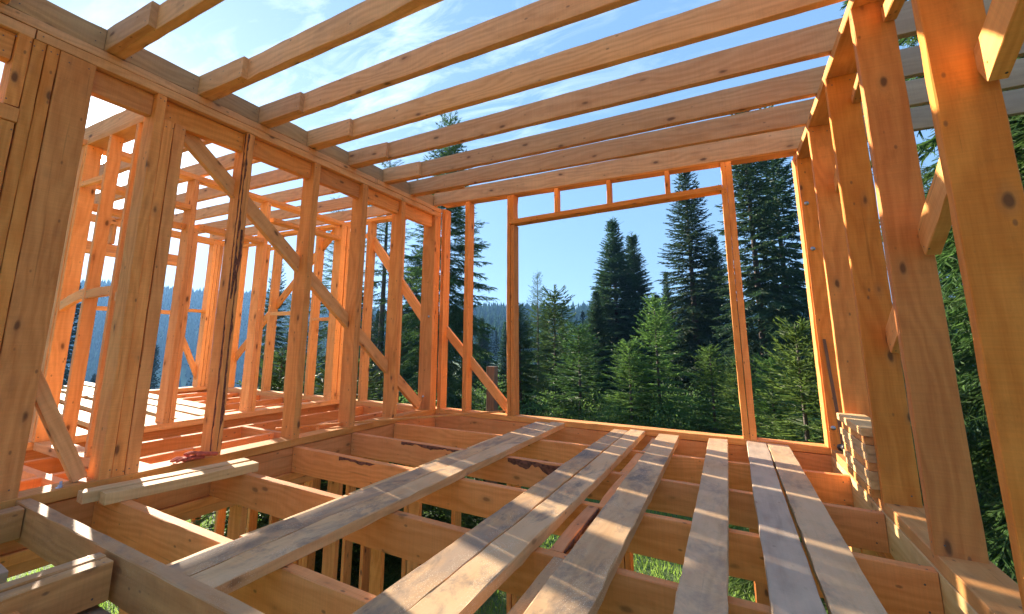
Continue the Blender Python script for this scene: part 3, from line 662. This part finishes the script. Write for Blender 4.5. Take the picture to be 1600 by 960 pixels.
def glove2(origin, rot, flip, lab):
    V = []; E = []; rad = []
    def add(p, r, par=None):
        V.append(p); rad.append(r)
        if par is not None: E.append((par, len(V)-1))
        return len(V)-1
    kn = add((.0, 0, .020), (.036, .013)); pm_ = add((-.040, 0, .019), (.036, .014), kn); wr = add((-.085, 0, .017), (.030, .013), pm_); add((-.115, 0, .017), (.034, .015), wr)
    for i, (yy, ln) in enumerate(((-.030, .060), (-.010, .078), (.011, .074), (.031, .054))):
        yy *= flip
        a = add((.020, yy, .021), (.0105, .0100), kn); b = add((.020+ln*.5, yy*1.2+.004*i, .028), (.0100, .0095), a); add((.020+ln, yy*1.35+.010*math.sin(i*2.), .014), (.0085, .0080), b)
    a = add((-.040, -.044*flip, .018), (.012, .011), pm_); b = add((-.012, -.066*flip, .022), (.0110, .0100), a); add((.018, -.074*flip, .014), (.0090, .0085), b)
    bm = bmesh.new(); lay = bm.verts.layers.skin.verify()
    vs = [bm.verts.new(v) for v in V]
    for v, r in zip(vs, rad): v[lay].radius = r
    vs[0][lay].use_root = True
    for a, b in E: bm.edges.new((vs[a], vs[b]))
    me = bpy.data.meshes.new('work_glove'); bm.to_mesh(me); bm.free(); me.materials.append(M['glove'])
    o = bpy.data.objects.new('work_glove', me); col.objects.link(o)
    m = o.modifiers.new('s', 'SKIN'); m.use_smooth_shade = True
    ss = o.modifiers.new('u', 'SUBSURF'); ss.levels = 2; ss.render_levels = 2
    o.location = origin; o.rotation_euler = rot
    return tag(o, lab, 'glove', 'red work gloves')
glove2((-.010, -3.075, T+.002), (0, 0, R(-105)), 1, 'red orange work glove with spread fingers, the left one of the pair')
glove2((.012, -3.000, T+.024), (R(6), R(-4), R(-125)), -1, 'red orange work glove resting partly on the other, against the barky stud')

# ------------------------------------------------------------------ terrain
def sm(a, b, x): t = np.clip((x-a)/(b-a), 0, 1); return t*t*(3-2*t)
def vnoise(x, y, s, seed=0):
    x = x/s; y = y/s; v = 0; a = 1; tot = 0
    for k in range(5):
        v = v + a*(np.sin(x*1.7+seed+k*3.1+np.sin(y*1.3+k))*np.cos(y*1.9-seed*1.3+k*1.7+np.sin(x*.9-k))); tot += a; a *= .5; x = x*2.03; y = y*1.97
    return v/tot
def ground_z(x, y):
    x = np.asarray(x, float); y = np.asarray(y, float)
    dx = x-3.3; dy = y+5.0; r = np.hypot(dx, dy); th = np.arctan2(-dx, dy)        # 0 = +y, pi/2 = -x
    left = sm(.55, .95, th)*(1-sm(2.6, 3.1, np.abs(th)))
    fall = 58*sm(14, 240, r)*left + 5*sm(16, 120, r)*(1-left)
    ridge = (58+50+12*vnoise(x, y, 260, 1))*sm(260, 640, r)*left + (26+9*vnoise(x, y, 200, 2))*sm(120, 420, r)*(1-left)
    return -2.93 - fall + ridge + .05*vnoise(x, y, 3, 5)*sm(6, 12, r) + 1.2*vnoise(x, y, 45, 3)*sm(25, 80, r)
rad_ = np.concatenate([[0], np.geomspace(1.2, 960, 110)]); ang = np.linspace(0, 2*math.pi, 241)[:-1]
RR, AA = np.meshgrid(rad_, ang, indexing='ij'); X = 3.3+RR*np.sin(AA); Y = -5+RR*np.cos(AA); Z = ground_z(X, Y)
V = np.stack([X, Y, Z], -1).reshape(-1, 3); n = len(ang); F = []
for i in range(len(rad_)-1):
    j = np.arange(n); F.append(np.stack([i*n+j, i*n+(j+1) % n, (i+1)*n+(j+1) % n, (i+1)*n+j], 1))
gr = link('ground', npmesh('ground', V, np.concatenate(F)[:, ::-1], M['ground'], smooth=True)); tag(gr, None, None, kind='structure')

# ------------------------------------------------------------------ spruces
def ribbons(P0, P1, W0, W1, Nn):
    """quads from P0 to P1, half widths W0/W1 along side = (P1-P0) x Nn"""
    D = P1-P0; Sd = np.cross(D, Nn); Sd /= (np.linalg.norm(Sd, axis=1, keepdims=True)+1e-9)
    V = np.stack([P0-Sd*W0[:, None], P0+Sd*W0[:, None], P1+Sd*W1[:, None], P1-Sd*W1[:, None]], 1).reshape(-1, 3)
    F = np.arange(len(V)).reshape(-1, 4); return V, F
def spruce(seed, H, Rb, dens=1.0, tw=.10, wid=.018, shoots=4, base=.03, droop=.35, gap=.0, nper=7, mat='needle', pw=.85, seglen=1.0):
    r = np.random.default_rng(seed)
    hs = []; h = H*base
    while h < H*.985:
        hs.append(h); h += (.16+.20*(1-h/H))*r.uniform(.7, 1.3)/dens
    bp = []
    for h in hs:
        f = h/H; k = max(4, int(nper*r.uniform(.8, 1.2)*(1 if f < .85 else .7))); a0 = r.uniform(0, 6.28)
        for j in range(k):
            if r.random() < gap: continue
            L = Rb*((1-f)**pw)*r.uniform(.68, 1.12)+.10
            if f < .12: L *= .75+2*f
            bp.append((h+r.normal(0, .04), a0+j*6.283/k+r.normal(0, .22), L, f))
    bp = np.array(bp); hB, aB, LB, fB = bp.T
    up = np.where(fB > .55, .15+1.1*(fB-.55)/.45, .15-.55*(.55-fB)/.55) + r.normal(0, .08, len(hB)); dr = droop*(1-fB)*r.uniform(.7, 1.3, len(hB))
    dirx, diry = np.cos(aB), np.sin(aB)
    def pos(i, s):
        L = LB[i]; rad = L*s*(1-.08*s); z = hB[i] + L*(up[i]*s - dr[i]*s**1.6*1.2 + .35*dr[i]*s**4)
        return np.stack([dirx[i]*rad, diry[i]*rad, z], -1)
    Vs = []; Fs = []; off = 0
    def push(V, F):
        nonlocal off
        Vs.append(V); Fs.append(F+off); off += len(V)
    # branch wood
    nb = len(hB); idx = np.arange(nb)
    for a, b in ((0, .35), (.35, .7), (.7, .97)):
        P0 = pos(idx, np.full(nb, a)); P1 = pos(idx, np.full(nb, b)); w = .004+.010*LB*(1-a)*.6
        V, F = ribbons(P0, P1, w, w*.6, np.tile((0, 0, 1.), (nb, 1))); push(V, F)
    # twigs
    ti = []; ts = []; side = []
    for i in range(nb):
        m = max(3, int(LB[i]/tw)); s = np.linspace(.10 if LB[i] < .8 else .16, 1., m)+r.normal(0, .012, m)
        for sd_ in (-1, 1): ti.append(np.full(m, i)); ts.append(s); side.append(np.full(m, sd_))
    ti = np.concatenate(ti); ts = np.clip(np.concatenate(ts), 0, 1); side = np.concatenate(side)
    P = pos(ti, ts); P2 = pos(ti, np.clip(ts+.03, 0, 1.03)); D = P2-P; D /= np.linalg.norm(D, axis=1, keepdims=True)+1e-9
    Sd = np.stack([-diry[ti]*side, dirx[ti]*side, np.zeros(len(ti))], -1)
    an = r.normal(.85, .16, len(ti)); an[ts > .96] = .1
    Dt = D*np.cos(an)[:, None]+Sd*np.sin(an)[:, None]; Dt[:, 2] += r.normal(-.22, .20, len(ti))*(.4+droop); Dt /= np.linalg.norm(Dt, axis=1, keepdims=True)
    lt = (.12+.42*LB[ti]*(1-ts)**.8*.55+.10*r.random(len(ti)))*r.uniform(.75, 1.2, len(ti)); lt = np.minimum(lt, .55)
    T1 = P+Dt*lt[:, None]; T1[:, 2] -= lt*lt*.5*droop
    nn = np.array((0, 0, 1.))+r.normal(0, .5, (len(ti), 3)); 
    w = np.full(len(ti), wid)*r.uniform(.7, 1.2, len(ti))
    V, F = ribbons(P, T1, w, w*.35, nn); push(V, F)
    nn2 = np.cross(Dt, nn); V, F = ribbons(P, T1, w*.8, w*.3, nn2); push(V, F)
    for q in range(shoots):
        s = r.uniform(.15, .95, len(ti)); A = P+(T1-P)*s[:, None]; sg = r.choice([-1., 1.], len(ti))
        lat = np.cross(Dt, np.array((0, 0, 1.))); lat /= np.linalg.norm(lat, axis=1, keepdims=True)+1e-9
        dd = Dt*.75+lat*(sg*.62)[:, None]+r.normal(0, .16, (len(ti), 3)); dd[:, 2] -= .12*droop; dd /= np.linalg.norm(dd, axis=1, keepdims=True)
        ls_ = lt*(1-s*.6)*r.uniform(.32, .62, len(ti))+.03; B = A+dd*ls_[:, None]
        nn = np.array((0, 0, 1.))+r.normal(0, .7, (len(ti), 3)); ww = w*r.uniform(.6, 1., len(ti))
        V, F = ribbons(A, B, ww, ww*.3, nn); push(V, F)
    # leader tip
    m = 14; z = np.linspace(H*.95, H*1.02, m); a = r.uniform(0, 6.28, m); A = np.stack([z*0, z*0, z], -1); L = (H*1.03-z)*.5+.05
    B = A+np.stack([np.cos(a)*L, np.sin(a)*L, L*.9], -1); V, F = ribbons(A, B, np.full(m, wid*.7), np.full(m, wid*.2), r.normal(0, 1, (m, 3))); push(V, F)
    crown = npmesh('crown', np.concatenate(Vs), np.concatenate(Fs), M[mat])
    # trunk
    n = 9; m = 12; hz = np.linspace(-.6, H*1.01, m); rr = .010+.0105*H*(1-np.clip(hz, 0, None)/H/1.01)*1.1
    wob = r.normal(0, .02, (m, 2)).cumsum(0)*.5; wob -= wob[1]
    VT = np.array([(rr[i]*math.cos(6.283*k/n)+0*wob[i, 0], rr[i]*math.sin(6.283*k/n), hz[i]) for i in range(m) for k in range(n)])
    FT = np.array([(i*n+k, i*n+(k+1) % n, (i+1)*n+(k+1) % n, (i+1)*n+k) for i in range(m-1) for k in range(n)])
    trunk = npmesh('trunk', VT, FT, M['trunk'], smooth=True)
    return crown, trunk
KIND = {
 'near': spruce(1, 11.5, 2.7, 1.35, .075, .013, 6, .02, .55, nper=7, gap=.12, mat='needle', pw=.8),
 'airy': spruce(2, 12.5, 2.6, 1.0, .10, .012, 4, .03, .45, gap=.22, nper=6, mat='needle', pw=.75),
 'tall': spruce(3, 14., 2.4, 1.2, .095, .026, 4, .08, .5, gap=.06, nper=7, mat='needle_blue', pw=.85),
 'tall2': spruce(4, 13., 2.8, 1.45, .085, .026, 4, .03, .4, gap=.06, nper=10, mat='needle_blue', pw=1.12),
 'young': spruce(5, 5., 1.6, 1.3, .085, .016, 4, .02, .2, nper=7, mat='needle_young', pw=.9),
 'young2': spruce(6, 4.2, 1.5, 1.4, .085, .016, 4, .02, .15, nper=7, mat='needle', pw=.8),
}
kh = {'near': 11.5, 'airy': 12.5, 'tall': 14., 'tall2': 13., 'young': 5., 'young2': 4.2}
def tree(kind, x, y, h, lab, rot=0., grp='spruces around the house', wide=1., leanx=0.):
    z = float(ground_z(x, y)); t = thing('spruce_tree', lab, 'tree', (x, y, z-.05), grp); s = h/kh[kind]
    t.rotation_euler = (0, leanx, rot); t.scale = (s*wide, s*wide, s)
    for nm, me in zip(('crown', 'trunk'), KIND[kind]):
        o = bpy.data.objects.new(nm, me); col.objects.link(o); o.parent = t
    return t
def azd(a, d): n = math.hypot(a, 1); return CAM.x+a*d/n, CAM.y+d/n
TREES = [
 ('near', -.640, 18.0, .520, 'tallest spruce behind the back left corner, its thin tip poking above the ceiling joists', .3, 1.0),
 ('airy', -.850, 22.0, .43, 'sunlit spruce behind the studs left of the corner post', 1.1, 1.15),
 ('near', -.735, 21.0, .20, 'spruce whose lit boughs fill the gap just left of the corner post', 2.1, 1.1),
 ('airy', -1.05, 28., .30, 'spruce behind the back wall of the left rooms', 4.0, 1.1),
 ('tall', -1.31, 30., .175, 'small pointed spruce seen past the barky stud above the far valley', .5, .9),
 ('airy', -1.20, 30., .13, 'spruce rising behind the far corridor studs', 2.9, 1.2),
 ('tall2', -.207, 31., .263, 'left tip of the dense twin spruce in the middle of the opening', .2, 1.5),
 ('tall2', -.168, 32.5, .228, 'right hand companion tip of the dense twin spruce in the opening', 2.2, 1.5),
 ('tall2', -.232, 33., .15, 'lower spruce shoulder left of the dense twin spruce', 3.3, 1.5),
 ('tall', -.056, 27., .360, 'tall narrow spruce under the lintel, left of the right jamb', 1.0, 1.35),
 ('tall2', -.015, 30., .215, 'spruce half hidden between the narrow one and the right jamb', 5.0, 1.3),
 ('tall2', -.250, 27., .11, 'dark bushy spruce in front of the dense twin spruce on its left', 0.9, 1.4),
 ('tall2', -.125, 29., .10, 'dark bushy spruce in front of the dense twin spruce on its right', 3.9, 1.4),
 ('tall2', -.050, 33., .13, 'dark spruce filling in behind the tall narrow one', 2.9, 1.5),
 ('tall', .055, 23., .47, 'very tall spruce just right of the jamb with a bare lower trunk', 3.0, 1.1),
 ('tall', .098, 25., .46, 'very tall spruce second to the right of the jamb', 4.4, 1.0),
 ('tall2', -.105, 36., .145, 'small distant spruce top between the two highest in the opening', .9, .8),
 ('airy', -.385, 21., .150, 'slim spruce tip just right of the left jamb', 1.4, .95),
 ('young2', -.345, 22., .105, 'low spruce between the slim tip and the dense twin spruce', 3.9, 1.2),
 ('near', -.430, 16.5, .08, 'broad spruce with drooping boughs close behind the left jamb', 5.2, 1.35),
 ('near', .310, 14.5, .28, 'large spruce hanging its boughs in at the right back corner', .8, .65),
 ('near', .420, 9.4, 1.3, 'spruce pressed close behind the right wall studs', 2.4, .72),
 ('near', .560, 8.8, 1.2, 'spruce filling the gap right of the nearest right wall stud', 3.5, 1.0),
 ('airy', .62, 9.5, .95, 'spruce beyond the right edge of the roof joists', 5.5, 1.1),
 ('young', .105, 8.8, .03, 'bright young spruce right of the right jamb', .4, 1.15),
 ('young', .165, 8.2, -.05, 'bright low spruce at the foot of the right back corner', 2.6, 1.1),
 ('young', -.130, 16.5, .085, 'mid green spruce in the centre of the opening with a slender tip', 1.7, 1.1),
 ('young', -.185, 15.5, .0, 'rounded low spruce at the bottom of the opening, left of centre', 4.1, 1.45),
 ('young', -.035, 15.0, -.01, 'light green sapling low in the opening, right of centre', 3.3, 1.3),
 ('young', .010, 13.5, -.03, 'pale green sapling directly left of the right jamb foot', 5.0, 1.3),
 ('young2', -.29, 17.5, .03, 'dark low spruce right of the drooping boughs by the left jamb', 1.2, 1.4),
 ('young', .060, 10.2, -.03, 'pale sapling behind the right jamb', 2.0, 1.2),
 ('young2', -.95, 8.6, -.05, 'low dark spruce close outside the back wall of the left rooms', 1.9, 1.5),
 ('young2', -.70, 8.4, -.12, 'dark spruce seen down between the floor joists below the left wall', 0.6, 1.5),
 ('young2', -.52, 9.2, -.13, 'low spruce hugging the lower storey under the brown post', 2.7, 1.5),
 ('young2', -1.25, 10.5, -.03, 'low spruce outside the far corner of the left rooms', 3.7, 1.5),
]
for k, a, d, h, lab, rot, wd in TREES:
    x, y = azd(a, d); tree(k, x, y, h*d+.95-float(ground_z(x, y)), lab, rot, wide=wd)
# darker wood behind the opening
ri = np.random.default_rng(5)
BK = []
for i in range(26):
    a = -1.0+i*.052+ri.normal(0, .012); d = ri.uniform(38, 58); x, y = azd(a, d)
    BK.append((['tall', 'tall2'][i % 2], x, y, ri.uniform(7.0, 9.5), ri.uniform(0, 6), ri.uniform(1.1, 1.5)))
for k, x, y, h, rot, wd in BK:
    tree(k, x, y, h, 'dark spruce in the row standing behind the others', rot, 'dark spruces in the back row', wd)

def blob_leaves(seed, n, rx, rz, size, mat, name='understory'):
    r = np.random.default_rng(seed); u = r.normal(0, 1, (n, 3)); u /= np.linalg.norm(u, axis=1, keepdims=True); rad = r.random(n)**.35
    P = u*rad[:, None]*np.array((rx, rx, rz)); P[:, 2] = np.abs(P[:, 2])
    D = r.normal(0, 1, (n, 3)); D /= np.linalg.norm(D, axis=1, keepdims=True); N = r.normal(0, 1, (n, 3))
    return ribbons(P-D*size*.5, P+D*size*.5, np.full(n, size*.32), np.full(n, size*.12), N)
# tangle of bushes at the foot of the trees
Vs = []; Fs = []; off = 0
for i in range(90):
    a = ri.uniform(-.75, .30); d = ri.uniform(13.5, 24); x, y = azd(a, d); s = ri.uniform(.6, 1.25)
    V, F = blob_leaves(i, 1700, .95*s, 2.0*s, .075, None); z = float(ground_z(x, y)); V = V+np.array((x, y, z)); Vs.append(V); Fs.append(F+off); off += len(V)
us = link('undergrowth', npmesh('undergrowth', np.concatenate(Vs), np.concatenate(Fs), M['leaf'])); tag(us, 'tangled green undergrowth at the foot of the spruces behind the house', 'bushes', kind='stuff')

# grass blades around and below the house
n = 90000; gx = ri.uniform(-7, 8, n); gy = ri.uniform(-3.5, 10.5, n); P = np.stack([gx, gy, ground_z(gx, gy)], -1)
D = ri.normal(0, .35, (n, 3)); D[:, 2] = 1; D /= np.linalg.norm(D, axis=1, keepdims=True); hh = ri.uniform(.05, .15, n)
V, F = ribbons(P-.01*D, P+D*hh[:, None], np.full(n, .008), np.full(n, .0015), ri.normal(0, 1, (n, 3)))
ga = link('grass', npmesh('grass', V, F, M['grass'])); tag(ga, 'sunlit grass below the open floor and around the house', 'grass', kind='stuff')

# far forest on the valley sides
def cones(n, seed, r0, r1, a0, a1, hmin, hmax, keep=None):
    r = np.random.default_rng(seed); Vs = []; 
    th = r.uniform(a0, a1, n); rad = np.sqrt(r.uniform(r0**2, r1**2, n)); x = 3.3-rad*np.sin(th); y = -5+rad*np.cos(th)
    if keep is not None: m = keep(x, y, rad, th); x, y = x[m], y[m]
    z = ground_z(x, y); n = len(x); h = r.uniform(hmin, hmax, n); w = h*r.uniform(.17, .27, n); rot = r.uniform(0, 6.28, n)
    k = 6; tiers = ((.05, .62, 1.0), (.32, .84, .74), (.58, 1.0, .46)); V = np.zeros((n, len(tiers), k+1, 3)); F = []
    for t, (b, tp, ww) in enumerate(tiers):
        for j in range(k):
            a = rot+6.283*j/k; jw = w*ww*r.uniform(.7, 1.2, n)
            V[:, t, j, 0] = x+np.cos(a)*jw; V[:, t, j, 1] = y+np.sin(a)*jw; V[:, t, j, 2] = z+h*(b+r.normal(0, .03, n))
        V[:, t, k, 0] = x; V[:, t, k, 1] = y; V[:, t, k, 2] = z+h*tp
    base = np.arange(n*len(tiers))*(k+1)
    F = np.concatenate([np.stack([base+j, base+(j+1) % k, base+k], 1) for j in range(k)]); return V.reshape(-1, 3), F
def keepf(x, y, rad, th):
    c = vnoise(x, y, 70, 9)+.35*vnoise(x, y, 25, 4); clear = (c > .22) & (rad > 170) & (rad < 420); return ~clear
V1, F1 = cones(15000, 21, 230, 820, .62, 1.75, 9, 19, keepf)
V2, F2 = cones(4000, 22, 180, 460, -.40, .62, 8, 13)
tc_, tt_ = spruce(31, 14., 2.6, .55, .45, .12, 2, .04, .4, gap=.0, nper=6, mat='far', pw=.9)
nv = len(tc_.vertices); tv = np.zeros(nv*3, np.float32); tc_.vertices.foreach_get('co', tv); tv = tv.reshape(-1, 3)
tf = np.zeros(len(tc_.loops), np.int32); tc_.loops.foreach_get('vertex_index', tf); tf = tf.reshape(-1, 4); tf = np.concatenate([tf[:, :3], tf[:, [0, 2, 3]]])
def scatter(n, seed, r0, r1, a0, a1, h0, h1, keep=None):
    r = np.random.default_rng(seed); th = r.uniform(a0, a1, n); rad = np.sqrt(r.uniform(r0**2, r1**2, n)); x = 3.3-rad*np.sin(th); y = -5+rad*np.cos(th)
    if keep is not None: m = keep(x, y, rad, th); x, y = x[m], y[m]
    n = len(x); z = ground_z(x, y); sc = r.uniform(h0, h1, n)/14.; a = r.uniform(0, 6.28, n)
    ca, sa = np.cos(a)*sc, np.sin(a)*sc
    V = np.stack([x[:, None]+ca[:, None]*tv[:, 0]-sa[:, None]*tv[:, 1], y[:, None]+sa[:, None]*tv[:, 0]+ca[:, None]*tv[:, 1], z[:, None]+sc[:, None]*tv[:, 2]], -1).reshape(-1, 3)
    return V, (tf[None]+(np.arange(n)*nv)[:, None, None]).reshape(-1, 3)
print('light spruce', nv, len(tf))
V3, F3 = scatter(330, 41, 62, 250, .66, 1.7, 11, 17, keepf); V4, F4 = scatter(150, 42, 62, 190, -.38, .66, 8, 11)
vf = link('valley_forest', npmesh('valley_forest', np.concatenate([V3, V4]), np.concatenate([F3, F4+len(V3)]), M['far'], k=3)); tag(vf, 'dark mass of spruces on the slope falling away beyond the house', 'forest', kind='stuff')
ff = link('far_forest', npmesh('far_forest', np.concatenate([V1, V2]), np.concatenate([F1, F2+len(V1)]), M['far'], k=3)); tag(ff, 'distant forest covering the valley side and the ridge', 'forest', kind='stuff')

# ------------------------------------------------------------------ haze
HAZE = 0.00042
s = NT('haze'); pv = s.n('ShaderNodeVolumePrincipled'); pv.inputs['Color'].default_value = (.24, .52, 1.0, 1); pv.inputs['Density'].default_value = HAZE; pv.inputs['Anisotropy'].default_value = .3
s.l(pv.outputs[0], s.o.inputs['Volume'])
if HAZE > 0:
    b = [(-1000, 1000), (-1000, 1000), (-75, 100)]
    Vb = [(x, y, z) for x in b[0] for y in b[1] for z in b[2]]
    me = bpy.data.meshes.new('haze'); me.from_pydata(Vb, [], [(0, 1, 3, 2), (4, 6, 7, 5), (0, 4, 5, 1), (2, 3, 7, 6), (0, 2, 6, 4), (1, 5, 7, 3)]); me.materials.append(s.m); me.update()
    hz_ = link('haze', me); tag(hz_, None, None, kind='stuff')
